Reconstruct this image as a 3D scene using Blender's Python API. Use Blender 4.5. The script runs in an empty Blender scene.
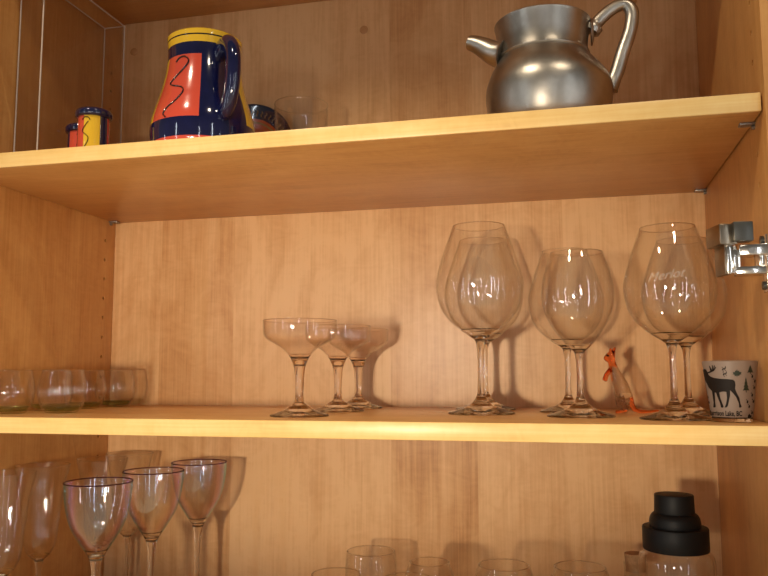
import bpy, bmesh, math, random
from mathutils import Vector, Matrix
from mathutils.geometry import tessellate_polygon
random.seed(7)
PI = math.pi
SC = bpy.context.scene
COL = SC.collection

# ---------------------------------------------------------------- camera, world, light, exposure
CAM = Vector((0.74729, -0.80563, 0.05074))
r_ = Vector((0.97225179, 0.2339157, -0.00314652)); u_ = Vector((0.02834, -0.10442039, 0.99412938)); f_ = Vector((-0.23221391, 0.96663324, 0.10815208))
cam = bpy.data.objects.new('camera', bpy.data.cameras.new('camera')); COL.objects.link(cam)
cam.data.sensor_width = 36.0
cam.data.lens = 780.258 / 768 * 36.0
cam.data.clip_start = 0.01
cam.matrix_world = Matrix(((r_.x, u_.x, -f_.x, CAM.x), (r_.y, u_.y, -f_.y, CAM.y), (r_.z, u_.z, -f_.z, CAM.z), (0, 0, 0, 1)))
SC.camera = cam

w = bpy.data.worlds.new('room'); SC.world = w; w.use_nodes = True
# the room around: dim above, brighter towards the lit worktop and floor below
wt = w.node_tree; bg = wt.nodes['Background']; bg.inputs[1].default_value = 1.0
wc = wt.nodes.new('ShaderNodeTexCoord'); wx = wt.nodes.new('ShaderNodeSeparateXYZ'); wt.links.new(wc.outputs['Generated'], wx.inputs[0])
wr = wt.nodes.new('ShaderNodeValToRGB'); wt.links.new(wx.outputs['Z'], wr.inputs[0])
wm = wt.nodes.new('ShaderNodeMath'); wm.operation = 'MULTIPLY_ADD'; wm.inputs[1].default_value = 0.5; wm.inputs[2].default_value = 0.5
wt.links.new(wx.outputs['Z'], wm.inputs[0]); wt.links.new(wm.outputs[0], wr.inputs[0])
we = wr.color_ramp.elements
we[0].position = 0.22; we[0].color = (0.62, 0.46, 0.29, 1); we[1].position = 0.75; we[1].color = (0.08, 0.07, 0.06, 1)
wk = we.new(0.45); wk.color = (0.20, 0.165, 0.125, 1)
wt.links.new(wr.outputs[0], bg.inputs[0])

def look(o, target):
    o.rotation_euler = (Vector(target) - o.location).to_track_quat('-Z', 'Y').to_euler()
def area(name, loc, target, sx, sy, power, color, spread=180):
    l = bpy.data.lights.new(name, 'AREA'); l.shape = 'RECTANGLE'; l.size = sx; l.size_y = sy
    l.energy = power; l.color = color; l.spread = math.radians(spread)
    o = bpy.data.objects.new(name, l); COL.objects.link(o); o.location = loc; look(o, target); return o
def spot(name, loc, target, power, color, size, blend, radius):
    l = bpy.data.lights.new(name, 'SPOT'); l.energy = power; l.color = color
    l.spot_size = math.radians(size); l.spot_blend = blend; l.shadow_soft_size = radius
    o = bpy.data.objects.new(name, l); COL.objects.link(o); o.location = loc; look(o, target); return o
WARM = (1.0, 0.82, 0.60)
key = spot('table_lamp', (0.40, -1.55, -0.01), (0.40, 0.35, 0.095), 70, WARM, 26, 0.65, 0.045)
key.scale = (1.9, 1.0, 1.0)      # beam stretched sideways for effect, reaching both ends but sparing the top compartment
spot('ceiling_spot', (-0.15, -1.25, 1.75), (0.42, 0.0, 0.25), 66, WARM, 70, 0.5, 0.045)
spot('ceiling_spot', (1.45, -1.30, 1.80), (0.60, 0.0, 0.25), 34, WARM, 70, 0.5, 0.045)
area('glint_light', (-0.9, -1.9, 0.05), (0.5, 0.2, 0.1), 0.024, 1.9, 4.6, (0.85, 0.93, 1.0))  # narrow strip for the tall window mirrored in the glasses
area('glint_light', (2.1, -1.7, 0.10), (0.5, 0.2, 0.1), 0.024, 1.9, 4.2, (0.88, 0.94, 1.0))  # window strip on the right, slimmed to a streak
area('glint_light', (0.1, -2.4, 0.0), (0.5, 0.2, 0.1), 0.09, 0.22, 2.4, (0.92, 0.95, 1.0))  # small unseen light added for a short glint
area('glint_light', (1.15, -2.5, 0.3), (0.5, 0.2, 0.1), 0.022, 1.1, 2.4, (0.92, 0.95, 1.0))  # extra strip added for another streak in the bowls
area('glint_light', (-2.6, -1.5, 0.1), (0.5, 0.2, 0.1), 0.04, 1.6, 3.0, (0.88, 0.94, 1.0))  # unseen side strip added for sparkle near the bowl edges
area('glint_light', (3.4, -1.6, 0.1), (0.5, 0.2, 0.1), 0.04, 1.6, 3.0, (0.90, 0.95, 1.0))  # matching strip added on the right side for sparkle
SC.view_settings.view_transform = 'Standard'; SC.view_settings.look = 'None'
SC.view_settings.gamma = 1.0; SC.view_settings.exposure = 0.0; SC.view_settings.use_curve_mapping = False
SC.cycles.transparent_max_bounces = 48
SC.cycles.max_bounces = 16
SC.cycles.transmission_bounces = 16
SC.cycles.sample_clamp_indirect = 12.0

# ---------------------------------------------------------------- dimensions of the cabinet
W, D = 0.9358, 0.3571
ZT, TH = 0.3045, 0.0189
Z2 = ZT + TH            # top of the upper shelf
ZC = 0.656              # underside of the cabinet top
ZB = -0.285             # top of the cabinet bottom
FY = -0.007             # front of the cabinet sides

# ---------------------------------------------------------------- materials
def mat(name):
    m = bpy.data.materials.new(name); m.use_nodes = True
    nt = m.node_tree; nt.nodes.clear()
    out = nt.nodes.new('ShaderNodeOutputMaterial')
    return m, nt, out
def N(nt, t, **k):
    n = nt.nodes.new(t)
    for a, v in k.items(): setattr(n, a, v)
    return n
def pbr(name, color, rough=0.4, metal=0.0, coat=0.0, spec=0.5, noise=0.0, nscale=60):
    m, nt, out = mat(name); b = N(nt, 'ShaderNodeBsdfPrincipled')
    b.inputs['Base Color'].default_value = (*color, 1); b.inputs['Roughness'].default_value = rough
    b.inputs['Metallic'].default_value = metal; b.inputs['Coat Weight'].default_value = coat
    b.inputs['Coat Roughness'].default_value = 0.05
    b.inputs['Specular IOR Level'].default_value = spec
    if noise:
        tc = N(nt, 'ShaderNodeTexCoord'); nz = N(nt, 'ShaderNodeTexNoise'); nz.inputs['Scale'].default_value = nscale
        nz.inputs['Detail'].default_value = 4
        nt.links.new(tc.outputs['Object'], nz.inputs['Vector'])
        mr = N(nt, 'ShaderNodeMapRange'); mr.inputs['To Min'].default_value = 1 - noise; mr.inputs['To Max'].default_value = 1 + noise
        nt.links.new(nz.outputs['Fac'], mr.inputs['Value'])
        vm = N(nt, 'ShaderNodeVectorMath', operation='SCALE'); vm.inputs[0].default_value = color
        nt.links.new(mr.outputs['Result'], vm.inputs['Scale']); nt.links.new(vm.outputs['Vector'], b.inputs['Base Color'])
    nt.links.new(b.outputs[0], out.inputs[0]); return m
def wood(name, grain, cdark, cmid, clight, strips=0.0, rough=0.38, stripw=0.13, sa=0.13):
    """maple: fine grain along one axis, broad figure, optional veneer strips across X"""
    m, nt, out = mat(name); L = nt.links.new
    tc = N(nt, 'ShaderNodeTexCoord')
    sep = N(nt, 'ShaderNodeSeparateXYZ'); L(tc.outputs['Object'], sep.inputs[0])
    # veneer strip number
    dv = N(nt, 'ShaderNodeMath', operation='DIVIDE'); L(sep.outputs['X'], dv.inputs[0]); dv.inputs[1].default_value = stripw
    ad = N(nt, 'ShaderNodeMath', operation='ADD'); L(dv.outputs[0], ad.inputs[0]); ad.inputs[1].default_value = 0.32
    fl = N(nt, 'ShaderNodeMath', operation='FLOOR'); L(ad.outputs[0], fl.inputs[0])
    wn = N(nt, 'ShaderNodeTexWhiteNoise', noise_dimensions='1D'); L(fl.outputs[0], wn.inputs['W'])
    off = N(nt, 'ShaderNodeVectorMath', operation='SCALE'); L(wn.outputs['Color'], off.inputs[0]); off.inputs['Scale'].default_value = 3.0 * (1 if strips else 0)
    av = N(nt, 'ShaderNodeVectorMath', operation='ADD'); L(tc.outputs['Object'], av.inputs[0]); L(off.outputs[0], av.inputs[1])
    def nz(scale, base, detail, dist, rough_=0.6):
        mp = N(nt, 'ShaderNodeMapping')
        s = [base * scale] * 3; s['XYZ'.index(grain)] = base
        mp.inputs['Scale'].default_value = s
        L(av.outputs[0], mp.inputs['Vector'])
        n = N(nt, 'ShaderNodeTexNoise'); n.inputs['Scale'].default_value = 1.0; n.inputs['Detail'].default_value = detail
        n.inputs['Distortion'].default_value = dist; n.inputs['Roughness'].default_value = rough_
        L(mp.outputs[0], n.inputs['Vector']); return n
    fine = nz(45, 6.0, 5, 0.3, 0.65)      # pores
    mid_ = nz(14, 2.2, 4, 1.3)            # growth bands
    blot = nz(2.2, 5.0, 3, 1.8)           # mottled figure
    flake = nz(0.45, 46.0, 4, 2.2)        # short cross-grain flakes
    def mul(n, k):
        a = N(nt, 'ShaderNodeMath', operation='MULTIPLY'); L(n, a.inputs[0]); a.inputs[1].default_value = k; return a
    s1 = N(nt, 'ShaderNodeMath', operation='ADD'); L(mul(fine.outputs['Fac'], 0.36).outputs[0], s1.inputs[0]); L(mul(mid_.outputs['Fac'], 0.22).outputs[0], s1.inputs[1])
    s2 = N(nt, 'ShaderNodeMath', operation='ADD'); L(s1.outputs[0], s2.inputs[0]); L(mul(blot.outputs['Fac'], 0.40).outputs[0], s2.inputs[1])
    s4 = N(nt, 'ShaderNodeMath', operation='ADD'); L(s2.outputs[0], s4.inputs[0]); L(mul(flake.outputs['Fac'], 0.16).outputs[0], s4.inputs[1])
    s3 = N(nt, 'ShaderNodeMath', operation='ADD'); L(s4.outputs[0], s3.inputs[0]); L(mul(wn.outputs['Value'], sa * (1 if strips else 0)).outputs[0], s3.inputs[1])
    rp = N(nt, 'ShaderNodeValToRGB'); e = rp.color_ramp.elements
    e[0].position = 0.36; e[0].color = (*cdark, 1); e[1].position = 0.72; e[1].color = (*clight, 1)
    k = e.new(0.53); k.color = (*cmid, 1)
    L(s3.outputs[0], rp.inputs[0])
    b = N(nt, 'ShaderNodeBsdfPrincipled'); L(rp.outputs[0], b.inputs['Base Color'])
    b.inputs['Roughness'].default_value = rough
    bp = N(nt, 'ShaderNodeBump'); bp.inputs['Strength'].default_value = 0.06; bp.inputs['Distance'].default_value = 0.001
    L(fine.outputs['Fac'], bp.inputs['Height']); L(bp.outputs[0], b.inputs['Normal'])
    L(b.outputs[0], out.inputs[0]); return m
def thin_glass(name, tint=(0.998, 0.998, 0.995), f0=0.05, p=4.0, gain=0.85, irid=False, rough=0.0):
    """blown glass wall: mostly see-through, mirror-like towards the grazing edge"""
    m, nt, out = mat(name); L = nt.links.new
    lw = N(nt, 'ShaderNodeLayerWeight'); lw.inputs['Blend'].default_value = 0.5
    pw = N(nt, 'ShaderNodeMath', operation='POWER'); L(lw.outputs['Facing'], pw.inputs[0]); pw.inputs[1].default_value = p
    mu = N(nt, 'ShaderNodeMath', operation='MULTIPLY_ADD'); L(pw.outputs[0], mu.inputs[0]); mu.inputs[1].default_value = gain; mu.inputs[2].default_value = f0
    tr = N(nt, 'ShaderNodeBsdfTransparent'); tr.inputs[0].default_value = (*tint, 1)
    gl = N(nt, 'ShaderNodeBsdfGlossy'); gl.inputs['Roughness'].default_value = rough
    if irid:
        tcx = N(nt, 'ShaderNodeTexCoord'); nz = N(nt, 'ShaderNodeTexNoise'); nz.inputs['Scale'].default_value = 9; nz.inputs['Detail'].default_value = 1
        L(tcx.outputs['Object'], nz.inputs['Vector'])
        a = N(nt, 'ShaderNodeMath', operation='MULTIPLY_ADD'); L(nz.outputs['Fac'], a.inputs[0]); a.inputs[1].default_value = 0.9; L(lw.outputs['Facing'], a.inputs[2])
        fr = N(nt, 'ShaderNodeMath', operation='FRACT'); L(a.outputs[0], fr.inputs[0])
        rp = N(nt, 'ShaderNodeValToRGB'); e = rp.color_ramp.elements
        e[0].position = 0; e[0].color = (0.75, 0.8, 1, 1); e[1].position = 1; e[1].color = (0.75, 0.8, 1, 1)
        for ps, c in ((0.2, (0.45, 0.9, 1)), (0.4, (0.65, 0.85, 1)), (0.58, (1, 0.92, 0.78)), (0.74, (1, 0.66, 0.88)), (0.88, (0.7, 0.62, 1))):
            k = e.new(ps); k.color = (*c, 1)
        L(fr.outputs[0], rp.inputs[0]); L(rp.outputs[0], gl.inputs[0])
    mx = N(nt, 'ShaderNodeMixShader'); L(mu.outputs[0], mx.inputs[0]); L(tr.outputs[0], mx.inputs[1]); L(gl.outputs[0], mx.inputs[2])
    L(mx.outputs[0], out.inputs[0]); return m
def solid_glass(name, color=(1, 1, 1), clear=0.0, rough=0.0, ior=1.5):
    """thick glass: refraction, part of the light going straight on"""
    m, nt, out = mat(name); L = nt.links.new
    g = N(nt, 'ShaderNodeBsdfGlass'); g.inputs['Color'].default_value = (*color, 1); g.inputs['IOR'].default_value = ior; g.inputs['Roughness'].default_value = rough
    tr = N(nt, 'ShaderNodeBsdfTransparent'); tr.inputs[0].default_value = (*color, 1)
    mx = N(nt, 'ShaderNodeMixShader'); mx.inputs[0].default_value = clear
    L(g.outputs[0], mx.inputs[1]); L(tr.outputs[0], mx.inputs[2]); L(mx.outputs[0], out.inputs[0]); return m

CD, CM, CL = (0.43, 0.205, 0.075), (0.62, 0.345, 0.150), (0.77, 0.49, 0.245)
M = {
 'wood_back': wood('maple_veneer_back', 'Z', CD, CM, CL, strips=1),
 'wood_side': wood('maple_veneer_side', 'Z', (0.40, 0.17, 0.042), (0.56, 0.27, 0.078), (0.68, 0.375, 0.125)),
 'wood_shelf': wood('maple_veneer_shelf', 'X', (0.42, 0.185, 0.048), (0.58, 0.295, 0.092), (0.70, 0.405, 0.145), rough=0.30),
 'wood_edge': wood('maple_edge_band', 'X', (0.66, 0.39, 0.115), (0.82, 0.54, 0.19), (0.90, 0.66, 0.28), rough=0.35),
 'plug': pbr('screw_cap_wood', (0.50, 0.26, 0.10), 0.45, noise=0.15),
 'pin': pbr('pin_metal', (0.32, 0.30, 0.27), 0.4, 0.8),
 'chrome': pbr('nickel_steel', (0.78, 0.76, 0.72), 0.16, 1.0, noise=0.05),
 'satin': pbr('brushed_zinc', (0.30, 0.25, 0.19), 0.28, 1.0, noise=0.08, nscale=150),
 'steel_dark': pbr('dark_steel', (0.10, 0.10, 0.09), 0.35, 0.8),
 'pewter': None,
 'cobalt': pbr('cobalt_glaze', (0.004, 0.006, 0.045), 0.10, coat=1.0, noise=0.5, nscale=70),
 'red': pbr('coral_red_glaze', (0.64, 0.080, 0.042), 0.14, coat=1.0, noise=0.10, nscale=40),
 'yellow': pbr('yellow_glaze', (0.80, 0.50, 0.03), 0.14, coat=1.0, noise=0.12, nscale=40),
 'black': pbr('black_glaze', (0.008, 0.008, 0.012), 0.15, coat=0.6),
 'rubber': pbr('matte_black_cap', (0.007, 0.007, 0.0075), 0.5, spec=0.25, noise=0.15, nscale=300),
 'cork': pbr('cork', (0.36, 0.20, 0.09), 0.85, noise=0.45, nscale=260),
 'glass': thin_glass('clear_blown_glass'),
 'glass_pink': thin_glass('faintly_rosy_blown_glass', (0.992, 0.978, 0.97), 0.045),
 'glass_fine': thin_glass('clear_flute_glass', (0.99, 0.985, 0.975)),
 'glass_irid': thin_glass('iridescent_blown_glass', (0.985, 0.975, 0.97), 0.095, 3.0, 0.8, irid=True),
 'acrylic': thin_glass('clear_acrylic', (0.98, 0.97, 0.96), 0.04, 5, 0.6),
 'acrylic_edge': pbr('acrylic_edge_glow', (0.62, 0.55, 0.47), 0.2),  # pale opaque colour stands for light gathered in the clear edges
 'foot': solid_glass('clear_foot_glass', (0.99, 0.99, 0.985)),
 'goblet_rim': solid_glass('violet_tinted_rim_glass', (0.62, 0.45, 0.62)),
 'stem': solid_glass('clear_stem_glass', (0.985, 0.985, 0.975)),
 'stem_pink': solid_glass('faintly_rosy_stem_glass', (0.985, 0.965, 0.955)),
 'green': thin_glass('green_glass_base', (0.72, 0.82, 0.62), 0.05, 4, 0.5),
 'orange_glass': solid_glass('orange_glass', (1.0, 0.58, 0.36)),
 'figure_glass': thin_glass('figurine_clear_glass', (0.90, 0.83, 0.77), 0.12, 2.2, 0.9),
}
def frosted(name):
    m, nt, out = mat(name); L = nt.links.new
    b = N(nt, 'ShaderNodeBsdfPrincipled'); b.inputs['Base Color'].default_value = (0.36, 0.275, 0.22, 1); b.inputs['Roughness'].default_value = 0.45
    t = N(nt, 'ShaderNodeBsdfTranslucent'); t.inputs[0].default_value = (0.50, 0.34, 0.24, 1)
    mx = N(nt, 'ShaderNodeMixShader'); mx.inputs[0].default_value = 0.35
    L(b.outputs[0], mx.inputs[1]); L(t.outputs[0], mx.inputs[2]); L(mx.outputs[0], out.inputs[0]); return m
M['frosted'] = frosted('frosted_white_glass')
M['print'] = pbr('dark_brown_print', (0.012, 0.008, 0.006), 0.6, spec=0.2)
M['print_green'] = pbr('dark_green_print', (0.016, 0.024, 0.012), 0.5)
def etch(name):
    m, nt, out = mat(name); L = nt.links.new
    d = N(nt, 'ShaderNodeBsdfDiffuse'); d.inputs[0].default_value = (0.9, 0.88, 0.85, 1)
    t = N(nt, 'ShaderNodeBsdfTransparent'); mx = N(nt, 'ShaderNodeMixShader'); mx.inputs[0].default_value = 0.22
    L(d.outputs[0], mx.inputs[2]); L(t.outputs[0], mx.inputs[1]); L(mx.outputs[0], out.inputs[0]); return m
M['etch'] = etch('etched_glass_mark')
def pewter():
    m, nt, out = mat('brushed_pewter'); L = nt.links.new
    tc = N(nt, 'ShaderNodeTexCoord')
    n1 = N(nt, 'ShaderNodeTexNoise'); n1.inputs['Scale'].default_value = 30; n1.inputs['Detail'].default_value = 5
    n2 = N(nt, 'ShaderNodeTexNoise'); n2.inputs['Scale'].default_value = 900; n2.inputs['Detail'].default_value = 2
    L(tc.outputs['Object'], n1.inputs['Vector']); L(tc.outputs['Object'], n2.inputs['Vector'])
    b = N(nt, 'ShaderNodeBsdfPrincipled'); b.inputs['Metallic'].default_value = 1.0
    rp = N(nt, 'ShaderNodeValToRGB'); rp.color_ramp.elements[0].position = 0.3; rp.color_ramp.elements[0].color = (0.33, 0.31, 0.275, 1)
    rp.color_ramp.elements[1].position = 0.7; rp.color_ramp.elements[1].color = (0.52, 0.49, 0.44, 1)
    L(n1.outputs['Fac'], rp.inputs[0]); L(rp.outputs[0], b.inputs['Base Color'])
    mr = N(nt, 'ShaderNodeMapRange'); mr.inputs['To Min'].default_value = 0.26; mr.inputs['To Max'].default_value = 0.40
    L(n1.outputs['Fac'], mr.inputs['Value']); L(mr.outputs[0], b.inputs['Roughness'])
    bp = N(nt, 'ShaderNodeBump'); bp.inputs['Strength'].default_value = 0.25; bp.inputs['Distance'].default_value = 0.0006
    L(n2.outputs['Fac'], bp.inputs['Height']); L(bp.outputs[0], b.inputs['Normal'])
    L(b.outputs[0], out.inputs[0]); return m
M['pewter'] = pewter()

# ---------------------------------------------------------------- helpers
def tag(o, label=None, cat=None, group=None, kind=None):
    if label: o['label'] = label
    if cat: o['category'] = cat
    if group: o['group'] = group
    if kind: o['kind'] = kind
    return o
def thing(name, label, cat, loc, rz=0, group=None):
    o = bpy.data.objects.new(name, None); o.empty_display_size = 0.02; COL.objects.link(o)
    o.location = loc; o.rotation_euler = (0, 0, rz); return tag(o, label, cat, group)
def link(name, bm, mats, parent=None, smooth=True, angle=None):
    bmesh.ops.recalc_face_normals(bm, faces=bm.faces) if angle != 'keep' else None
    me = bpy.data.meshes.new(name); bm.to_mesh(me); bm.free()
    o = bpy.data.objects.new(name, me); COL.objects.link(o)
    for m in (mats if isinstance(mats, (list, tuple)) else [mats]): me.materials.append(m)
    for p in me.polygons: p.use_smooth = bool(smooth)
    if smooth:
        try: me.set_sharp_from_angle(angle=math.radians(angle if isinstance(angle, (int, float)) else 40))
        except Exception: pass
    if parent: o.parent = parent
    return o
def dup(root, loc, rz=None, label=None):
    r = root.copy(); COL.objects.link(r); r.location = loc
    if rz is not None: r.rotation_euler = (0, 0, rz)
    if label: r['label'] = label
    for ch in list(root.children):
        c = ch.copy(); COL.objects.link(c); c.parent = r
        for g in list(ch.children):
            d = g.copy(); COL.objects.link(d); d.parent = c
    return r
def facecam(x, y):
    return math.atan2(CAM.x - x, -(CAM.y - y))
def add_box(bm, lo, hi, bevel=0.0, mi=0, mtx=None, seg=2):
    c = [(a + b) / 2 for a, b in zip(lo, hi)]; s = [abs(b - a) for a, b in zip(lo, hi)]
    g = bmesh.ops.create_cube(bm, size=1)
    vs = g['verts']
    for v in vs: v.co = Vector((v.co.x * s[0] + c[0], v.co.y * s[1] + c[1], v.co.z * s[2] + c[2]))
    fs = {f for v in vs for f in v.link_faces}
    if bevel:
        es = list({e for v in vs for e in v.link_edges})
        r = bmesh.ops.bevel(bm, geom=es, offset=bevel, segments=seg, affect='EDGES', profile=0.5)
        vs = list({v for f in r['faces'] for v in f.verts} | {v for v in vs if v.is_valid})
        fs = {f for v in vs for f in v.link_faces}
    for f in fs: f.material_index = mi
    if mtx is not None: bmesh.ops.transform(bm, matrix=mtx, verts=vs)
    return vs
def add_cyl(bm, a, b, r1, r2=None, seg=24, mi=0):
    a = Vector(a); b = Vector(b); d = b - a
    g = bmesh.ops.create_cone(bm, cap_ends=True, segments=seg, radius1=r1, radius2=r1 if r2 is None else r2, depth=d.length)
    q = Vector((0, 0, 1)).rotation_difference(d.normalized()).to_matrix().to_4x4()
    bmesh.ops.transform(bm, matrix=Matrix.Translation((a + b) / 2) @ q, verts=g['verts'])
    for f in {f for v in g['verts'] for f in v.link_faces}: f.material_index = mi
def spline(pts, n=6):
    """Catmull-Rom through tuples"""
    out = []; P = [pts[0]] + list(pts) + [pts[-1]]
    for i in range(1, len(P) - 2):
        for k in range(n):
            t = k / n
            out.append(tuple(0.5 * (2 * b + (c - a) * t + (2 * a - 5 * b + 4 * c - d) * t * t + (3 * b - 3 * c + d - a) * t ** 3)
                             for a, b, c, d in zip(P[i - 1], P[i], P[i + 1], P[i + 2])))
    out.append(tuple(pts[-1])); return out
def add_lathe(bm, prof, seg=64, close=False, mi=None):
    """prof: (r, z) list, r ~ 0 gives a pole; mi(theta, z, index) picks a material, theta 0 faces local -Y, + to the right"""
    rings = []
    for r, z in prof:
        if r < 1e-5: rings.append([bm.verts.new((0, 0, z))])
        else: rings.append([bm.verts.new((r * math.sin(2 * PI * k / seg), -r * math.cos(2 * PI * k / seg), z)) for k in range(seg)])
    pairs = list(zip(rings, rings[1:])) + ([(rings[-1], rings[0])] if close else [])
    for i, (A, B) in enumerate(pairs):
        for k in range(seg):
            k2 = (k + 1) % seg
            if len(A) == 1 and len(B) == 1: continue
            if len(A) == 1: f = bm.faces.new((A[0], B[k2], B[k]))
            elif len(B) == 1: f = bm.faces.new((A[k], A[k2], B[0]))
            else: f = bm.faces.new((A[k], A[k2], B[k2], B[k]))
            if mi:
                th = 360 * (k + 0.5) / seg; th = th - 360 if th > 180 else th
                f.material_index = mi(th, f.calc_center_median().z, i)
    return rings
def shell(outer, t, floor_t=None):
    """outer (r,z) profile, bottom pole to rim -> closed thin-walled profile with an inner wall"""
    inner = []
    for i, (r, z) in enumerate(outer):
        a = outer[max(i - 1, 0)]; b = outer[min(i + 1, len(outer) - 1)]
        d = Vector((b[0] - a[0], b[1] - a[1]))
        if d.length < 1e-9: continue
        d.normalize(); n = Vector((-d.y, d.x))
        inner.append((max(r + n.x * t, 0), z + n.y * t))
    inner[-1] = (outer[-1][0] - t, outer[-1][1])
    inner[0] = (0, outer[0][1] + (floor_t or t))
    inner = [inner[0]] + [q for q in inner[1:] if q[0] > 0.0015 and q[1] > inner[0][1] - 1e-6]
    rim = [(outer[-1][0] - t / 2, outer[-1][1] + t * 0.45)]
    return list(outer) + rim + inner[::-1]
def add_tube(bm, pts, rad, seg=12, mi=0, cap=True, flat=1.0, up=(0, 0, 1)):
    pts = [Vector(p) for p in pts]; n = len(pts)
    rs = rad if isinstance(rad, (list, tuple)) else [rad] * n
    rings = []; up = Vector(up)
    prev = None
    for i, p in enumerate(pts):
        t = (pts[min(i + 1, n - 1)] - pts[max(i - 1, 0)]).normalized()
        if prev is None:
            a = t.cross(up)
            if a.length < 1e-4: a = t.cross(Vector((1, 0, 0)))
        else: a = prev - t * prev.dot(t)
        a.normalize(); prev = a; b = t.cross(a)
        rings.append([bm.verts.new(p + a * (rs[i] * math.cos(2 * PI * k / seg)) + b * (rs[i] * flat * math.sin(2 * PI * k / seg))) for k in range(seg)])
    fs = []
    for A, B in zip(rings, rings[1:]):
        for k in range(seg): fs.append(bm.faces.new((A[k], A[(k + 1) % seg], B[(k + 1) % seg], B[k])))
    if cap:
        fs.append(bm.faces.new(rings[0])); fs.append(bm.faces.new(rings[-1][::-1]))
    for f in fs: f.material_index = mi
def profile_r(prof, z):
    for (r0, z0), (r1, z1) in zip(prof, prof[1:]):
        if (z0 - z) * (z1 - z) <= 0 and abs(z1 - z0) > 1e-9: return r0 + (r1 - r0) * (z - z0) / (z1 - z0)
    return prof[-1][0]
def add_poly(bm, pts, fmap, mi=0, maxlen=2.0, depth=None):
    """flat outline in drawing units -> triangulated, refined, laid onto a curved surface by fmap(x, y)"""
    tmp = bmesh.new(); V = [Vector((x, y, 0)) for x, y in pts]
    tri = tessellate_polygon([V]); vs = [tmp.verts.new(v) for v in V]
    for t in tri:
        try: tmp.faces.new([vs[i] for i in t])
        except ValueError: pass
    for _ in range(6):
        es = [e for e in tmp.edges if e.calc_length() > maxlen]
        if not es: break
        bmesh.ops.subdivide_edges(tmp, edges=es, cuts=1); bmesh.ops.triangulate(tmp, faces=tmp.faces)
    mp = {v: bm.verts.new(fmap(v.co.x, v.co.y)) for v in tmp.verts}
    for f in tmp.faces:
        try: g = bm.faces.new([mp[v] for v in f.verts]); g.material_index = mi
        except ValueError: pass
    tmp.free()
def text_mesh(body, size, shear=0.0, bold=0.0):
    cu = bpy.data.curves.new('lettering', 'FONT'); cu.body = body; cu.size = size; cu.shear = shear; cu.align_x = 'CENTER'; cu.resolution_u = 3; cu.offset = bold
    o = bpy.data.objects.new('lettering', cu); COL.objects.link(o)
    dg = bpy.context.evaluated_depsgraph_get(); me = bpy.data.meshes.new_from_object(o.evaluated_get(dg))
    bpy.data.objects.remove(o); bpy.data.curves.remove(cu); return me
def add_text(bm, body, size, fmap, shear=0.0, maxlen=0.002, mi=0, bold=0.0):
    me = text_mesh(body, size, shear, bold); tmp = bmesh.new(); tmp.from_mesh(me); bpy.data.meshes.remove(me)
    bmesh.ops.triangulate(tmp, faces=tmp.faces)
    for _ in range(4):
        es = [e for e in tmp.edges if e.calc_length() > maxlen]
        if not es: break
        bmesh.ops.subdivide_edges(tmp, edges=es, cuts=1); bmesh.ops.triangulate(tmp, faces=tmp.faces)
    mp = {v: bm.verts.new(fmap(v.co.x, v.co.y)) for v in tmp.verts}
    for f in tmp.faces:
        try: bm.faces.new([mp[v] for v in f.verts]).material_index = mi
        except ValueError: pass
    tmp.free()

# ---------------------------------------------------------------- the cabinet (the setting)
def slab(name, lo, hi, m, bevel=0.0008):
    bm = bmesh.new(); add_box(bm, lo, hi, bevel); o = link(name, bm, m, angle=30); return tag(o, kind='structure')
def drilled(name, lo, hi, m, holes):
    o = slab(name, lo, hi, m, 0.0006)
    bm = bmesh.new()
    for a, b in holes: add_cyl(bm, a, b, 0.0030, seg=16)
    c = link('drill', bm, m)
    md = o.modifiers.new('holes', 'BOOLEAN'); md.operation = 'DIFFERENCE'; md.object = c; md.solver = 'EXACT'
    dg = bpy.context.evaluated_depsgraph_get(); me = bpy.data.meshes.new_from_object(o.evaluated_get(dg))
    o.modifiers.clear(); o.data = me
    bpy.data.objects.remove(c)
    try: me.set_sharp_from_angle(angle=math.radians(30))
    except Exception: pass
    return o
hz = [0.2704 - 0.032 * i for i in range(-9, 17) if not 0.29 < 0.2704 - 0.032 * i < 0.335 and not -0.03 < 0.2704 - 0.032 * i < 0.008]
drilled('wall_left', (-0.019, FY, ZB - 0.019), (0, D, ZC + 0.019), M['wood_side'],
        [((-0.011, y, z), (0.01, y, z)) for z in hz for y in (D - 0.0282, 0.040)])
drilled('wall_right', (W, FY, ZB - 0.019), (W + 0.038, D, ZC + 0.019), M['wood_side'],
        [((W + 0.011, 0.034, z), (W - 0.01, 0.034, z)) for z in hz if not 0.09 < z < 0.21])
wb = slab('wall_back', (-0.019, D, ZB - 0.019), (W + 0.038, D + 0.012, ZC + 0.019), M['wood_back'])
slab('ceiling', (0, FY, ZC), (W, D, ZC + 0.019), M['wood_shelf'])
slab('floor', (0, FY, ZB - 0.019), (W, D, ZB), M['wood_shelf'])
for px, pz in ((0.4361, 0.5995), (0.8484, 0.5985), (0.0240, 0.6050)):      # screw caps in the back panel
    bm = bmesh.new(); add_lathe(bm, [(0, 0.0012), (0.0055, 0.0012), (0.0068, 0.0006), (0.0068, 0)], seg=28)
    bmesh.ops.transform(bm, matrix=Matrix.Translation((px, D, pz)) @ Matrix.Rotation(PI / 2, 4, 'X'), verts=bm.verts)
    link('screw_cap', bm, M['plug'], wb)

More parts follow.
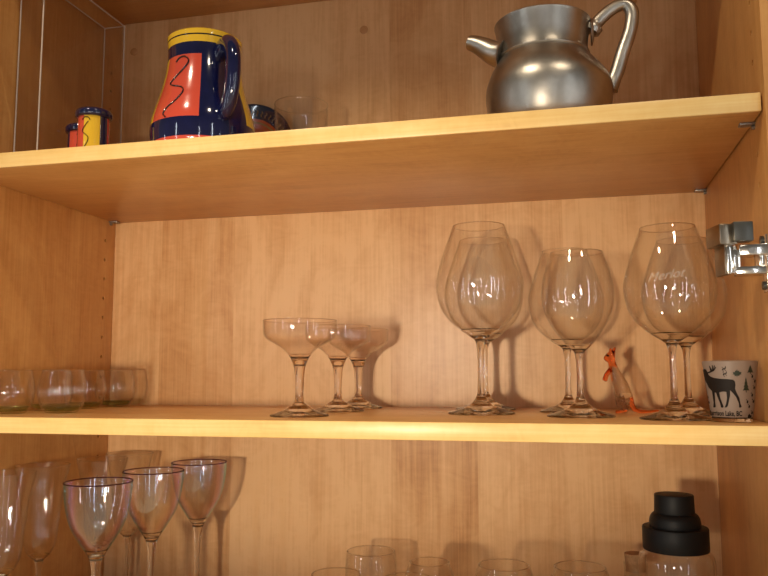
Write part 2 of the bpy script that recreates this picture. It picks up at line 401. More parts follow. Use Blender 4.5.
def make_shelf(z0, label):
    t = thing('shelf', label, 'shelf', (W / 2, 0.0, z0), 0, 'adjustable shelves of the cabinet')
    bm = bmesh.new(); add_box(bm, (-W / 2 + 0.0016, 0.0030, 0), (W / 2 - 0.0016, D - 0.0005, TH), 0.0004); link('board', bm, M['wood_shelf'], t, angle=30)
    bm = bmesh.new(); add_box(bm, (-W / 2 + 0.0016, 0.0, 0), (W / 2 - 0.0016, 0.0030, TH), 0.0010); link('edge_band', bm, M['wood_edge'], t, angle=30)
    t.children[-1]['label'] = 'lighter yellow maple edge strip'
    return t
make_shelf(ZT, 'upper maple shelf carrying the painted jug and the pewter pitcher')
make_shelf(-TH, 'middle maple shelf carrying the wine glasses and coupes')

def make_pin(side, y, z, label):
    t = thing('shelf_pin', label, 'shelf pin', (W if side > 0 else 0, y, z), 0, 'shelf pins')
    s = -side
    bm = bmesh.new(); add_box(bm, (min(0, s * 0.015), -0.0055, -0.0026), (max(0, s * 0.015), 0.0055, 0), 0.0007); link('support_tab', bm, M['pin'], t)
    bm = bmesh.new(); add_cyl(bm, (s * 0.003, 0, -0.0045), (-s * 0.008, 0, -0.0045), 0.0023); link('peg', bm, M['pin'], t)
    return t
make_pin(1, 0.040, ZT, 'small grey pin under the front right corner of the upper shelf')
make_pin(1, D - 0.0160, ZT, 'small grey pin under the rear right corner of the upper shelf')
make_pin(-1, D - 0.0160, ZT, 'small grey pin under the rear left corner of the upper shelf')

# ---------------------------------------------------------------- hinge on the right side
hg = thing('cabinet_hinge', 'folded-out metal cabinet hinge screwed to the right cabinet side', 'hinge', (W, 0.02, 0.151))
def hpart(name, boxes, cyls, m, parent=None):
    bm = bmesh.new()
    for lo, hi, rz in boxes:
        c = (Vector(lo) + Vector(hi)) / 2
        add_box(bm, lo, hi, min(0.0008, 0.2 * min(abs(a - b) for a, b in zip(lo, hi))), mtx=Matrix.Translation(c) @ Matrix.Rotation(rz, 4, 'Z') @ Matrix.Translation(-c))
    for a, b, r in cyls: add_cyl(bm, a, b, r)
    return link(name, bm, m, parent or hg, angle=30)
hpart('cup_block', [((-0.0500, -0.020, 0.0230), (-0.0330, 0.012, 0.0430), 0.24)], [], M['satin'])
hpart('cup_block_cap', [((-0.0345, -0.0245, 0.0250), (-0.0165, -0.0095, 0.0440), 0.10)], [], M['steel_dark'])
hpart('cup_flange', [((-0.0440, -0.015, -0.0060), (-0.0385, 0.009, 0.0240), 0.22)], [], M['satin'])
hpart('link_plate', [((-0.0405, -0.016, -0.0055), (-0.0355, 0.004, 0.0235), 0.1)], [], M['chrome'])
hpart('hinge_arm', [((-0.0345, -0.012, -0.0005), (-0.0270, 0.010, 0.0185), 0.05), ((-0.0265, -0.018, 0.0120), (0.0, 0.004, 0.0225), -0.12), ((-0.0300, -0.014, -0.0060), (-0.0010, 0.008, 0.0015), -0.10)],
      [((-0.0310, -0.008, -0.004), (-0.0310, -0.008, 0.0225), 0.0026), ((-0.0175, -0.020, 0.016), (-0.0175, 0.006, 0.016), 0.0030)], M['chrome'])
mp_ = hpart('mounting_plate', [((-0.0030, -0.012, -0.0230), (0.0, 0.006, 0.0330), 0), ((-0.0095, -0.013, 0.0010), (-0.0030, 0.010, 0.0150), 0)], [], M['chrome'])
for z in (-0.0165, 0.0285): hpart('screw', [((-0.00560, -0.0036, z - 0.0004), (-0.0048, 0.0024, z + 0.0004), 0)], [((-0.0030, -0.0006, z), (-0.0054, -0.0006, z), 0.0042)], M['steel_dark'], mp_)

# ---------------------------------------------------------------- painted ceramics on the upper shelf
def squiggle(bm, pts, fmap, rad, mi):
    add_tube(bm, [fmap(x, y) for x, y in spline(pts, 8)], rad, 8, mi, flat=0.6)
JX, JY = 0.2885, 0.100
jr = facecam(JX, JY)
jug = thing('ceramic_jug', 'large red, blue and yellow painted ceramic jug with black squiggle', 'jug', (JX, JY, Z2), jr)
jprof = spline([(0.055, 0.0), (0.0615, 0.003), (0.0655, 0.012), (0.0668, 0.022), (0.0672, 0.036), (0.0655, 0.050), (0.0610, 0.066), (0.0565, 0.080), (0.0520, 0.097),
                (0.0486, 0.115), (0.0468, 0.133), (0.0472, 0.146), (0.0484, 0.159)], 8)
def jmi(th, z, i):
    if i >= NJ: return 1                    # rim and inside
    if z > 0.1540: return 2
    if z > 0.1510: return 3
    if z > 0.1425: return 2
    if z > 0.1265: return 0
    if z < 0.016: return 1 if -80 < th < 45 else 0
    if z < 0.040: return 0
    if -68 < th < -4: return 1
    if 52 < th < 130 or -130 < th < -68: return 2
    return 0
NJ = len(jprof) + 1
bm = bmesh.new()
add_lathe(bm, [(0, 0)] + shell([(0.001, 0.0)] + jprof, 0.004)[1:], seg=144, mi=jmi)
def jm(x, y):      # drawing -> surface: x degrees, y metres
    r = profile_r(jprof, y) + 0.0003; a = math.radians(x); return (r * math.sin(a), -r * math.cos(a), y)
squiggle(bm, [(-46, 0.1175), (-40, 0.1225), (-30, 0.123), (-24, 0.116), (-31, 0.106), (-43, 0.095), (-49, 0.088), (-42, 0.084), (-29, 0.080), (-26, 0.073), (-33, 0.062), (-43, 0.053), (-47, 0.046), (-43, 0.0405)], jm, 0.0015, 3)
link('body', bm, [M['cobalt'], M['red'], M['yellow'], M['black']], jug, angle=50)
bm = bmesh.new()
a = math.radians(22)
hp = [(0.041, 0.128), (0.054, 0.133), (0.069, 0.134), (0.082, 0.126), (0.089, 0.112), (0.090, 0.096), (0.088, 0.078), (0.082, 0.062), (0.073, 0.052), (0.060, 0.047)]
add_tube(bm, [(r * math.sin(a), -r * math.cos(a), z) for r, z in spline(hp, 5)], 0.0088, 18, flat=1.35)
link('handle', bm, M['cobalt'], jug, angle=60)

def make_shaker(loc, label, rot):
    t = thing('ceramic_shaker', label, 'shaker', loc, rot, 'pair of small painted ceramic shakers')
    prof = [(0.0185, 0.0), (0.0200, 0.002), (0.0206, 0.010), (0.0202, 0.040), (0.0200, 0.0765)]
    def mi(th, z, i):
        if z < 0.004: return 0
        if -80 < th < -36: return 1
        if -36 <= th < 22: return 2
        if 22 <= th < 56: return 0
        if 56 <= th < 120: return 1
        if 120 <= th: return 2
        return 0
    bm = bmesh.new(); add_lathe(bm, [(0, 0)] + prof + [(0, 0.0765)], seg=96, mi=mi)
    def m(x, y): a_ = math.radians(x); return (0.0206 * math.sin(a_), -0.0206 * math.cos(a_), y)
    squiggle(bm, [(-44, 0.069), (-34, 0.0725), (-20, 0.072), (-14, 0.068)], m, 0.0009, 3)
    squiggle(bm, [(-20, 0.066), (-34, 0.058), (-42, 0.051), (-30, 0.046), (-19, 0.041), (-22, 0.033), (-36, 0.024), (-44, 0.016)], m, 0.0009, 3)
    link('body', bm, [M['cobalt'], M['red'], M['yellow'], M['black']], t, angle=50)
    bm = bmesh.new(); add_lathe(bm, [(0.0195, 0.0762)] + spline([(0.0208, 0.0758), (0.0232, 0.0775), (0.0240, 0.0815), (0.0232, 0.0860), (0.0205, 0.0886), (0.0150, 0.0890)], 5) + [(0.0020, 0.0890), (0, 0.0888)], seg=64)
    link('rim', bm, M['cobalt'], t, angle=60)
    for c in t.children:
        for v in c.data.vertices: v.co.z *= 0.865
    return t
sh = make_shaker((0.1335, 0.090, Z2), 'small painted ceramic shaker with yellow panel, the nearer of two', facecam(0.1335, 0.09))
dup(sh, (0.0790, 0.145, Z2), facecam(0.079, 0.145) + 0.35, 'small painted ceramic shaker half hidden behind the yellow-panelled one')

# painted plate leaning on the back panel
pl = thing('painted_plate', 'dark blue rimmed painted plate leaning on the back behind the jug', 'plate', (0.2420, D - 0.034, Z2))
PT = Matrix.Rotation(math.radians(80), 4, 'X')
PR = 0.084
def pmi(th, z, i): return pl_idx[min(i, len(pl_idx) - 1)]
pp = [(0, 0.002), (0.022, 0.002), (0.044, 0.0025), (0.055, 0.0055), (0.058, 0.0068), (0.062, 0.0085), (0.076, 0.0140), (0.081, 0.0160), (0.084, 0.0165), (0.084, 0.0145), (0.060, 0.0050), (0.045, 0.0), (0, 0.0)]
pl_idx = [1, 1, 1, 2, 1, 0, 0, 0, 0, 0, 0, 0]
bm = bmesh.new(); add_lathe(bm, pp, seg=96, mi=pmi)
for k in range(54):        # painted dashes round the rim
    a = 2 * PI * k / 54
    add_tube(bm, [((0.066 + dr) * math.sin(a + da), -(0.066 + dr) * math.cos(a + da), 0.0105 + dr * 0.4) for dr, da in ((0, 0), (0.003, 0.02), (0.006, -0.02), (0.008, 0.01))], 0.0008, 6, 2)
for k in range(9):         # leaf strokes in the middle
    a = 2 * PI * k / 9
    add_tube(bm, [(r * math.sin(a + (r - 0.02) * 6), -r * math.cos(a + (r - 0.02) * 6), 0.0032) for r in (0.012, 0.022, 0.032, 0.041)], [0.001, 0.003, 0.003, 0.0008], 8, 3, flat=0.25)
bmesh.ops.transform(bm, matrix=PT, verts=bm.verts)
zmin = min(v.co.z for v in bm.verts); ymax = max(v.co.y for v in bm.verts)
bmesh.ops.translate(bm, vec=(0, 0.034 - ymax - 0.0004, -zmin), verts=bm.verts)
link('plate', bm, [M['cobalt'], pbr('terracotta_glaze', (0.50, 0.10, 0.02), 0.2, coat=0.8, noise=0.3, nscale=50), pbr('ochre_glaze', (0.35, 0.20, 0.04), 0.3), pbr('dark_leaf_glaze', (0.03, 0.035, 0.012), 0.2, coat=0.8)], pl, angle=50)

# clear tumbler behind the jug
def tumbler(name, label, cat, loc, outer, t, floor_t, m, group=None, seg=56, base=None, rim=True):
    th = thing(name, label, cat, loc, 0, group)
    bm = bmesh.new(); add_lathe(bm, shell(outer, t, floor_t), seg=seg); link('bowl', bm, m, th, angle=60)
    if rim:
        rr, rz_ = outer[-1]; bm = bmesh.new()
        add_lathe(bm, [(rr - 0.0006 + 0.0005 * math.cos(q_), rz_ + 0.0003 + 0.0005 * math.sin(q_)) for q_ in [2 * PI * q / 8 for q in range(8)]], seg=seg, close=True); link('rim', bm, M['stem'], th, angle=80)
    if base: 
        bm = bmesh.new(); add_lathe(bm, base, seg=seg); link('base', bm, M['green'], th, angle=50); th.children[-1]['label'] = 'thick green-tinted base'
    return th
tumbler('drinking_glass', 'plain clear drinking glass right of the painted jug on the upper shelf', 'glass', (0.371, 0.245, Z2),
        spline([(0.0, 0.0), (0.024, 0.0), (0.030, 0.003), (0.034, 0.03), (0.038, 0.08), (0.0395, 0.118)], 5), 0.0015, 0.006, M['glass'])

# clear acrylic bin standing at the left
AX0, AX1, AY0, AY1, AH = 0.0035, 0.0415, 0.098, 0.300, 0.300
ab = thing('acrylic_bin', 'tall clear acrylic bin standing in the upper left corner', 'bin', ((AX0 + AX1) / 2, (AY0 + AY1) / 2, Z2))
hx, hy, tk = (AX1 - AX0) / 2, (AY1 - AY0) / 2, 0.0022
def panel(name, lo, hi, m=M['acrylic'], bev=0.0006):
    bm = bmesh.new(); add_box(bm, lo, hi, bev); return link(name, bm, m, ab, angle=40)
panel('side_panel', (-hx, -hy, 0), (-hx + tk, hy, AH)); panel('side_panel', (hx - tk, -hy, 0), (hx, hy, AH))
panel('back_panel', (-hx + tk, hy - tk, 0), (hx - tk, hy, AH)); panel('base_panel', (-hx + tk, -hy + tk, 0), (hx - tk, hy - tk, 0.003))
panel('front_panel', (-hx + tk, -hy, 0), (hx - tk, -hy + tk, AH))
bm = bmesh.new()
for sx in (-1, 1):
    for sy in (-1, 1): add_cyl(bm, (sx * (hx - 0.0006), sy * (hy - 0.0006), 0.0), (sx * (hx - 0.0006), sy * (hy - 0.0006), AH), 0.0011, seg=10)
for sx in (-1, 1): add_cyl(bm, (sx * (hx - 0.0011), -hy, AH), (sx * (hx - 0.0011), hy, AH), 0.0011, seg=10)
for sy in (-1, 1): add_cyl(bm, (-hx, sy * (hy - 0.0011), AH), (hx, sy * (hy - 0.0011), AH), 0.0011, seg=10)
link('polished_edge', bm, M['acrylic_edge'], ab)

# ---------------------------------------------------------------- pewter pitcher
PX, PY = 0.7290, 0.095
pt = thing('pewter_pitcher', 'round-bellied grey pewter pitcher with beak spout and loop handle', 'pitcher', (PX, PY, Z2), facecam(PX, PY))
pprof = spline([(0.052, 0.0), (0.060, 0.004), (0.0665, 0.016), (0.0708, 0.034), (0.0726, 0.052), (0.0712, 0.066), (0.0660, 0.082), (0.0595, 0.095), (0.0550, 0.1035)], 7)
ptop = spline([(0.0553, 0.1080), (0.0553, 0.114), (0.0558, 0.124), (0.0572, 0.135), (0.0590, 0.1460), (0.0600, 0.1500)], 5)
bead = [(0.0560, 0.1045), (0.0566, 0.1055), (0.0566, 0.1068), (0.0560, 0.1076)]
bm = bmesh.new(); add_lathe(bm, shell([(0, 0)] + pprof + bead + ptop, 0.0028), seg=96); link('body', bm, M['pewter'], pt, angle=50)
bm = bmesh.new()
sp_ = spline([(-0.046, 0.110), (-0.056, 0.1145), (-0.066, 0.1225), (-0.076, 0.1295), (-0.0850, 0.1335)], 5)
n = len(sp_)
add_tube(bm, [(x, -0.010 + 0.004 * i / n, z) for i, (x, z) in enumerate(sp_)], [0.0235 - 0.0130 * (i / (n - 1)) ** 0.6 for i in range(n)], 24, flat=0.9)
link('spout', bm, M['pewter'], pt, angle=50)
bm = bmesh.new()
hp = [(0.0545, 0.137), (0.063, 0.1485), (0.074, 0.160), (0.086, 0.1680), (0.0960, 0.1680), (0.1015, 0.158), (0.1005, 0.141), (0.095, 0.120), (0.0865, 0.098), (0.079, 0.080), (0.0725, 0.066), (0.068, 0.056)]
hs = spline(hp, 5); n = len(hs)
add_tube(bm, [(x, 0, z) for x, z in hs], [0.0098 if i < 4 else (0.0066 if i < n - 8 else 0.0066 + 0.0003 * (i - n + 8)) for i in range(n)], 18, flat=1.2)
link('handle', bm, M['pewter'], pt, angle=60)
bm = bmesh.new(); add_lathe(bm, [(0, 0.004), (0.006, 0.0035), (0.0125, 0.002), (0.0135, 0)], seg=28)
bmesh.ops.transform(bm, matrix=Matrix.Translation((0.0555, 0, 0.136)) @ Matrix.Rotation(PI / 2, 4, 'Y') @ Matrix.Scale(1.35, 4, (1, 0, 0)), verts=bm.verts)
link('handle_mount', bm, M['pewter'], pt, angle=60)

for c in pt.children:
    for v in c.data.vertices:
        v.co.z *= 0.885
        k = min(1, max(0, (v.co.z - 0.055) / 0.05)); k = k * k * (3 - 2 * k)
        if c.name.startswith('body'): v.co.x *= 1 - 0.07 * k; v.co.y *= 1 - 0.07 * k
        v.co.x -= 0.0055 * k

# ---------------------------------------------------------------- stemmed glasses
def stemware(name, label, cat, loc, bowl, wall, floor_t, stem, foot, mb, ms, group, zs, rz=0, seg=72, rim=True):
    """three parts: blown bowl, stem, foot (profiles in metres from the base)"""
    t = thing(name, label, cat, loc, rz, group)
    bm = bmesh.new(); add_lathe(bm, shell(bowl, wall, floor_t), seg=seg, mi=lambda th, z, i: 1 if z < zs else 0); link('bowl', bm, [mb, ms], t, angle=60)
    if rim:
        rr, rz_ = bowl[-1]; bm = bmesh.new()
        add_lathe(bm, [(rr - 0.00055 + 0.0005 * math.cos(a), rz_ + 0.0003 + 0.0005 * math.sin(a)) for a in [2 * PI * q / 8 for q in range(8)]], seg=seg, close=True); link('rim', bm, ms, t, angle=80)
    bm = bmesh.new(); add_lathe(bm, stem, seg=32); link('stem', bm, ms, t, angle=60)
    bm = bmesh.new(); add_lathe(bm, foot, seg=seg); link('foot', bm, M['foot'], t, angle=60)
    return t
def foot_profile(R, h, rs):
    return [(0, 0.0012), (R * 0.5, 0.0006), (R * 0.93, 0.0), (R * 0.985, 0.0002), (R, 0.0009), (R * 0.985, 0.0018)] + spline([(R * 0.96, 0.0024), (R * 0.75, 0.0046), (R * 0.5, 0.0080), (R * 0.3, 0.0125), (rs * 1.5, h * 0.8), (rs, h)], 5)
def S(prof, k): return [(r * k, z * k) for r, z in prof]
BIG = spline([(0.0, 0.0905), (0.0065, 0.0915), (0.0135, 0.0965), (0.0245, 0.1035), (0.0400, 0.1175), (0.0500, 0.1340), (0.0545, 0.1550), (0.0536, 0.1715), (0.0465, 0.1965), (0.0388, 0.2190), (0.0330, 0.2350)], 6)
BIGSTEM = [(0, 0.0210)] + spline([(0.0048, 0.0210), (0.0040, 0.038), (0.0038, 0.060), (0.0042, 0.078), (0.0056, 0.0875), (0.0076, 0.0920)], 6) + [(0, 0.0920)]
def big_glass(loc, k, label, rz, group):
    return stemware('wine_glass', label, 'wine glass', loc, S(BIG, k), 0.0011, 0.005, S(BIGSTEM, k), S(foot_profile(0.0415, 0.024, 0.0048), k), M['glass'], M['stem'], group, 0.104 * k, rz)
G_ = 'clear stemmed wine glasses on the middle shelf'
bl = big_glass((0.6360, 0.172, 0), 1.0, 'large balloon wine glass, front one of the leftmost overlapping pair', facecam(0.636, 0.172), G_)
dup(bl, (0.6290, 0.2835, 0), 0, 'large balloon wine glass, rear one of the leftmost overlapping pair')
br = big_glass((0.8530, 0.095, 0), 0.89, 'large wine glass nearest the shelf front, left of the moose shot glass', facecam(0.853, 0.095), G_)
dup(br, (0.8800, 0.190, 0), 0, 'large wine glass directly behind the one beside the moose shot glass')
dup(br, (0.7410, 0.240, 0), 0, 'rear wine glass half hidden behind the smaller wine glass left of the kangaroo')
MED = spline([(0.0, 0.0725), (0.0045, 0.0735), (0.0085, 0.0765), (0.0170, 0.0850), (0.0290, 0.1010), (0.0382, 0.1195), (0.0416, 0.1406), (0.0386, 0.1645), (0.0304, 0.1900)], 6)
MEDSTEM = [(0, 0.0190)] + spline([(0.0046, 0.0190), (0.0038, 0.034), (0.0036, 0.050), (0.0040, 0.064), (0.0050, 0.0715), (0.0062, 0.0747)], 6) + [(0, 0.0747)]
stemware('wine_glass', 'smaller narrow wine glass standing just left of the glass kangaroo', 'wine glass', (0.7551, 0.130, 0), MED, 0.0011, 0.0045, MEDSTEM, foot_profile(0.0385, 0.022, 0.0046), M['glass'], M['stem'], G_, 0.083, facecam(0.755, 0.13))
# etched script marks on the two big front glasses
def on_bowl(prof, zc, k=1.0):
    def f(x, y):
        z = zc + y; r = profile_r(prof, z) + 0.0002; a = x / r + 0.0; return (r * math.sin(a), -r * math.cos(a), z)
    return f
bm = bmesh.new(); fm = on_bowl(S(BIG[8:], 0.89), 0.147)
add_text(bm, 'Merlot', 0.0135, lambda x, y: fm(x - 0.004, y + x * 0.12), shear=0.45); link('etched_script', bm, M['etch'], br, angle=60)
bm = bmesh.new(); fm = on_bowl(BIG[8:], 0.156)
squiggle(bm, [(-0.016, 0.001), (-0.013, 0.009), (-0.010, 0.010), (-0.011, 0.003), (-0.008, 0.0), (-0.005, 0.004), (-0.007, 0.005), (-0.004, 0.0), (0.0, 0.004), (0.002, 0.0), (0.005, 0.009), (0.008, 0.011), (0.006, 0.001), (0.010, 0.0), (0.013, 0.005), (0.015, 0.001), (0.019, 0.005)], fm, 0.00035, 0)
link('etched_script', bm, M['etch'], bl, angle=60)

# coupes
COUPE = spline([(0.0, 0.0595), (0.0060, 0.0600), (0.0080, 0.0620), (0.0122, 0.0705), (0.0215, 0.0805), (0.0370, 0.0895), (0.0422, 0.0945), (0.0438, 0.1010), (0.0442, 0.1130)], 6)
CSTEM = [(0, 0.0130)] + spline([(0.0062, 0.0130), (0.0050, 0.022), (0.0049, 0.034), (0.0056, 0.048), (0.0066, 0.0565), (0.0078, 0.0613)], 6) + [(0, 0.0613)]
cp = stemware('coupe_glass', 'shallow coupe glass at the shelf front, leftmost of the three', 'coupe glass', (0.4308, 0.080, 0), COUPE, 0.0011, 0.0085, CSTEM, foot_profile(0.0350, 0.016, 0.0062), M['glass_pink'], M['stem_pink'], 'shallow coupe glasses on the middle shelf', 0.0735)
dup(cp, (0.4420, 0.200, 0), 0.4, 'shallow coupe glass in the middle of the three')
dup(cp, (0.4440, 0.2950, 0), 0.9, 'shallow coupe glass at the back, rightmost of the three')

# little round glass cups with green bases
CUP = spline([(0.0, 0.0010), (0.0150, 0.0), (0.0205, 0.0018), (0.0265, 0.0090), (0.0298, 0.0210), (0.0302, 0.0310), (0.0285, 0.0430), (0.0258, 0.0555)], 6)
CBASE = [(0, 0.0022), (0.0150, 0.0022), (0.0200, 0.0035), (0.0243, 0.0090), (0.0200, 0.0078), (0.0120, 0.0068), (0, 0.0065)]
cups = tumbler('glass_cup', 'little round glass cup with green base, nearest the shelf front', 'glass cup', (0.0905, 0.106, 0), CUP, 0.0012, 0.007, M['glass_fine'], 'little round green-based glass cups', base=CBASE)
for x, y, l in ((0.0345, 0.076, 'little round glass cup cut by the left edge of the picture'), (0.0340, 0.158, 'little round glass cup hidden behind the nearest cup'),
                (0.0435, 0.224, 'little round glass cup second from the back of the row'), (0.0500, 0.2930, 'little round glass cup at the back, rightmost of the row')):
    dup(cups, (x, y, 0), 0, l)

# ---------------------------------------------------------------- glass kangaroo
def skin_mesh(verts, edges, sub=2):
    me = bpy.data.meshes.new('skeleton'); me.from_pydata([v[:3] for v in verts], edges, [])
    o = bpy.data.objects.new('skeleton', me); COL.objects.link(o)
    md = o.modifiers.new('skin', 'SKIN'); md.use_smooth_shade = True
    for i, v in enumerate(verts):
        s = me.skin_vertices[0].data[i]; s.radius = (v[3], v[4] if len(v) > 4 else v[3]); s.use_root = (i == 0)
    sb = o.modifiers.new('sub', 'SUBSURF'); sb.levels = sub; sb.render_levels = sub
    dg = bpy.context.evaluated_depsgraph_get(); out = bpy.data.meshes.new_from_object(o.evaluated_get(dg))
    bpy.data.objects.remove(o); bpy.data.meshes.remove(me); return out
KX, KY = 0.8065, 0.215
kg = thing('kangaroo_figurine', 'tiny orange and clear glass kangaroo standing between the wine glasses', 'figurine', (KX, KY, 0), facecam(KX, KY))
def kp(cx, cy, y, r, r2=None):     # sketch units -> metres, standing facing local -X
    v = ((cx - 185) * 0.000208, y, (508 - cy) * 0.000208 + 0.0, r)
    return v if r2 is None else v + (r2,)
kv = [kp(188, 372, 0, .0125), kp(170, 322, 0, .0100), kp(152, 272, 0, .0072), kp(140, 235, 0, .0048), kp(132, 205, 0, .0036), kp(124, 170, 0, .0070), kp(102, 176, 0, .0048), kp(84, 183, 0, .0024),  # 0-7 hip..nose
      kp(140, 140, -.003, .0026), kp(153, 112, -.0045, .0012), kp(126, 142, .003, .0026), kp(124, 116, .0045, .0012),     # ears 8-11
      kp(118, 248, -.006, .0030), kp(92, 280, -.0085, .0024), kp(82, 312, -.0060, .0026),                                     # arm
      kp(118, 250, .006, .0030), kp(96, 284, .0085, .0024), kp(88, 318, .0060, .0026),
      kp(176, 405, -.0075, .0095), kp(165, 455, -.0085, .0042), kp(178, 490, -.0085, .0028), kp(140, 497, -.0085, .0021),   # leg
      kp(198, 405, .0075, .0095), kp(190, 455, .0085, .0042), kp(205, 490, .0085, .0028), kp(165, 497, .0085, .0021),
      kp(222, 415, 0, .0055), kp(236, 455, 0, .0040), kp(252, 485, 0, .0030), kp(290, 495, 0, .0023), kp(340, 494, .003, .0018), kp(390, 487, .006, .0011)]
ke = [(0, 1), (1, 2), (2, 3), (3, 4), (4, 5), (5, 6), (6, 7), (5, 8), (8, 9), (5, 10), (10, 11), (3, 12), (12, 13), (13, 14), (3, 15), (15, 16), (16, 17),
      (0, 18), (18, 19), (19, 20), (20, 21), (0, 22), (22, 23), (23, 24), (24, 25), (0, 26), (26, 27), (27, 28), (28, 29), (29, 30), (30, 31)]
me = skin_mesh(kv, ke)
bm = bmesh.new(); bm.from_mesh(me); bpy.data.meshes.remove(me)
z0 = min(v.co.z for v in bm.verts); bmesh.ops.translate(bm, vec=(0, 0, -z0), verts=bm.verts)
for f in bm.faces:
    c = f.calc_center_median()
    f.material_index = 1 if (c.z > 0.0570 or (c.z > 0.034 and c.x < -0.0115) or (c.x > 0.0085 and c.z < 0.020) or c.z < 0.004) else 0
link('body', bm, [M['figure_glass'], M['orange_glass']], kg, angle=80)
bm = bmesh.new()
for sy in (-1, 1): bmesh.ops.create_uvsphere(bm, u_segments=10, v_segments=8, radius=0.0011, matrix=Matrix.Translation(((112 - 185) * 0.000208, sy * 0.0050, (508 - 163) * 0.000208 - z0)))
link('eye', bm, M['black'], kg)

# ---------------------------------------------------------------- moose shot glass
SX, SY = 0.9055, 0.068
sg = thing('shot_glass', 'frosted shot glass printed with a dark moose and trees', 'shot glass', (SX, SY, 0), facecam(SX, SY))
sprof = [(0.0, 0.0), (0.0180, 0.0), (0.0190, 0.0006), (0.0193, 0.0020), (0.0209, 0.0120), (0.0240, 0.0380), (0.0268, 0.0610)]
bm = bmesh.new(); add_lathe(bm, shell(sprof[:1] + [(0.0183, 0.0042), (0.0198, 0.0052)] + spline(sprof[4:], 4), 0.0022, 0.012)[1:], seg=72)
bm2 = bm; link('cup', bm2, M['frosted'], sg, angle=50)
bm = bmesh.new(); add_lathe(bm, [(0, 0.0), (0.0180, 0.0), (0.0190, 0.0006), (0.0193, 0.0018), (0.0198, 0.0050), (0.0180, 0.0041), (0, 0.0041)], seg=72); link('base', bm, M['stem'], sg, angle=40)
sg.children[-1]['label'] = 'clear glass base'
def sm(px, py, lift=0.0003):
    t = (py - 60) / 485; hw = 217 - 64 * t; cx = 262 + 16 * t
    a = math.asin(max(-0.995, min(0.995, (px - cx) / hw))); z = 0.0615 * (1 - t); r = profile_r(sprof[3:], z) + lift
    return (r * math.sin(a), -r * math.cos(a), z)
bm = bmesh.new()
moose = [(63, 152), (60, 130), (70, 120), (82, 124), (94, 142), (104, 168), (122, 184), (150, 194), (200, 201), (255, 203), (285, 207), (300, 222), (304, 248), (300, 278), (312, 312), (330, 350), (337, 395), (345, 418), (338, 427), (326, 425), (326, 395), (306, 342), (280, 308), (263, 290),
         (263, 330), (255, 370), (247, 412), (238, 426), (222, 428), (234, 395), (240, 350), (236, 303), (212, 301), (184, 308), (190, 345), (204, 390), (215, 420), (210, 430), (196, 428), (190, 397), (172, 350), (160, 312), (150, 310), (152, 350), (153, 390), (157, 424), (150, 431), (138, 430), (141, 390), (134, 340), (129, 298), (104, 272), (90, 240), (74, 212), (68, 180)]
add_poly(bm, moose, sm, 0, 22)
add_poly(bm, [(92, 160), (118, 152), (146, 138), (164, 108), (158, 104), (150, 122), (152, 94), (146, 92), (140, 126), (137, 92), (130, 92), (131, 130), (114, 96), (108, 98), (118, 138), (96, 148)], sm, 0, 22)
for (x, y, hgt, wd) in ((414, 92, 68, 25), (380, 188, 120, 25)):
    pts = [(x, y)]; k = 4
    for i in range(k): pts += [(x + wd * (i + 1) / k, y + hgt * 0.88 * (i + 1) / k), (x + wd * (i + 1) / k * 0.55, y + hgt * 0.88 * (i + 1) / k - 2)]
    pts += [(x + 3, y + hgt * 0.86), (x + 3, y + hgt), (x - 3, y + hgt), (x - 3, y + hgt * 0.86)]
    for i in range(k, 0, -1): pts += [(x - wd * i / k * 0.55, y + hgt * 0.88 * i / k - 2), (x - wd * i / k, y + hgt * 0.88 * i / k)]
    add_poly(bm, pts, sm, 1, 22)
leaf = [(316, 124), (322, 140), (332, 134), (332, 146), (350, 146), (344, 158), (350, 164), (334, 168), (332, 178), (320, 174), (318, 184), (314, 184), (312, 174), (298, 180), (298, 168), (284, 164), (290, 156), (284, 146), (300, 148), (302, 134), (310, 140)]
add_poly(bm, leaf, sm, 1, 22)
add_poly(bm, [(390, 490), (400, 476), (408, 488), (420, 492), (414, 506), (400, 512), (388, 504)], sm, 0, 22)
def blob(x, y, rx, ry, rot=0):
    c, s = math.cos(rot), math.sin(rot)
    add_poly(bm, [(x + rx * math.cos(a) * c - ry * math.sin(a) * s, y + rx * math.cos(a) * s + ry * math.sin(a) * c) for a in [2 * PI * k / 12 for k in range(12)]], sm, 0, 22)
for x, y in ((222, 120), (228, 160)):
    blob(x - 9, y + 4, 5, 12, 0.5); blob(x + 6, y - 2, 5, 12, 0.5); blob(x - 6, y + 20, 3, 4); blob(x + 9, y + 14, 3, 4); blob(x - 14, y - 10, 3, 4); blob(x + 10, y - 16, 3, 4)
for x, y in ((388, 382), (400, 420), (424, 330), (428, 182), (440, 272), (420, 470), (446, 220), (432, 380)):
    blob(x, y, 6, 13, 0.2); blob(x - 7, y - 16, 3, 5)
for x, y in ((96, 350), (106, 392)): blob(x, y, 5, 12, -0.2)
add_text(bm, 'Harrison Lake, BC', 56, lambda x, y: sm(222 + x * 0.60, 493 - y), maxlen=14, bold=1.5)
o = link('moose_print', bm, [M['print'], M['print_green']], sg, angle=80)
o['label'] = 'dark printed moose, trees and lettering'

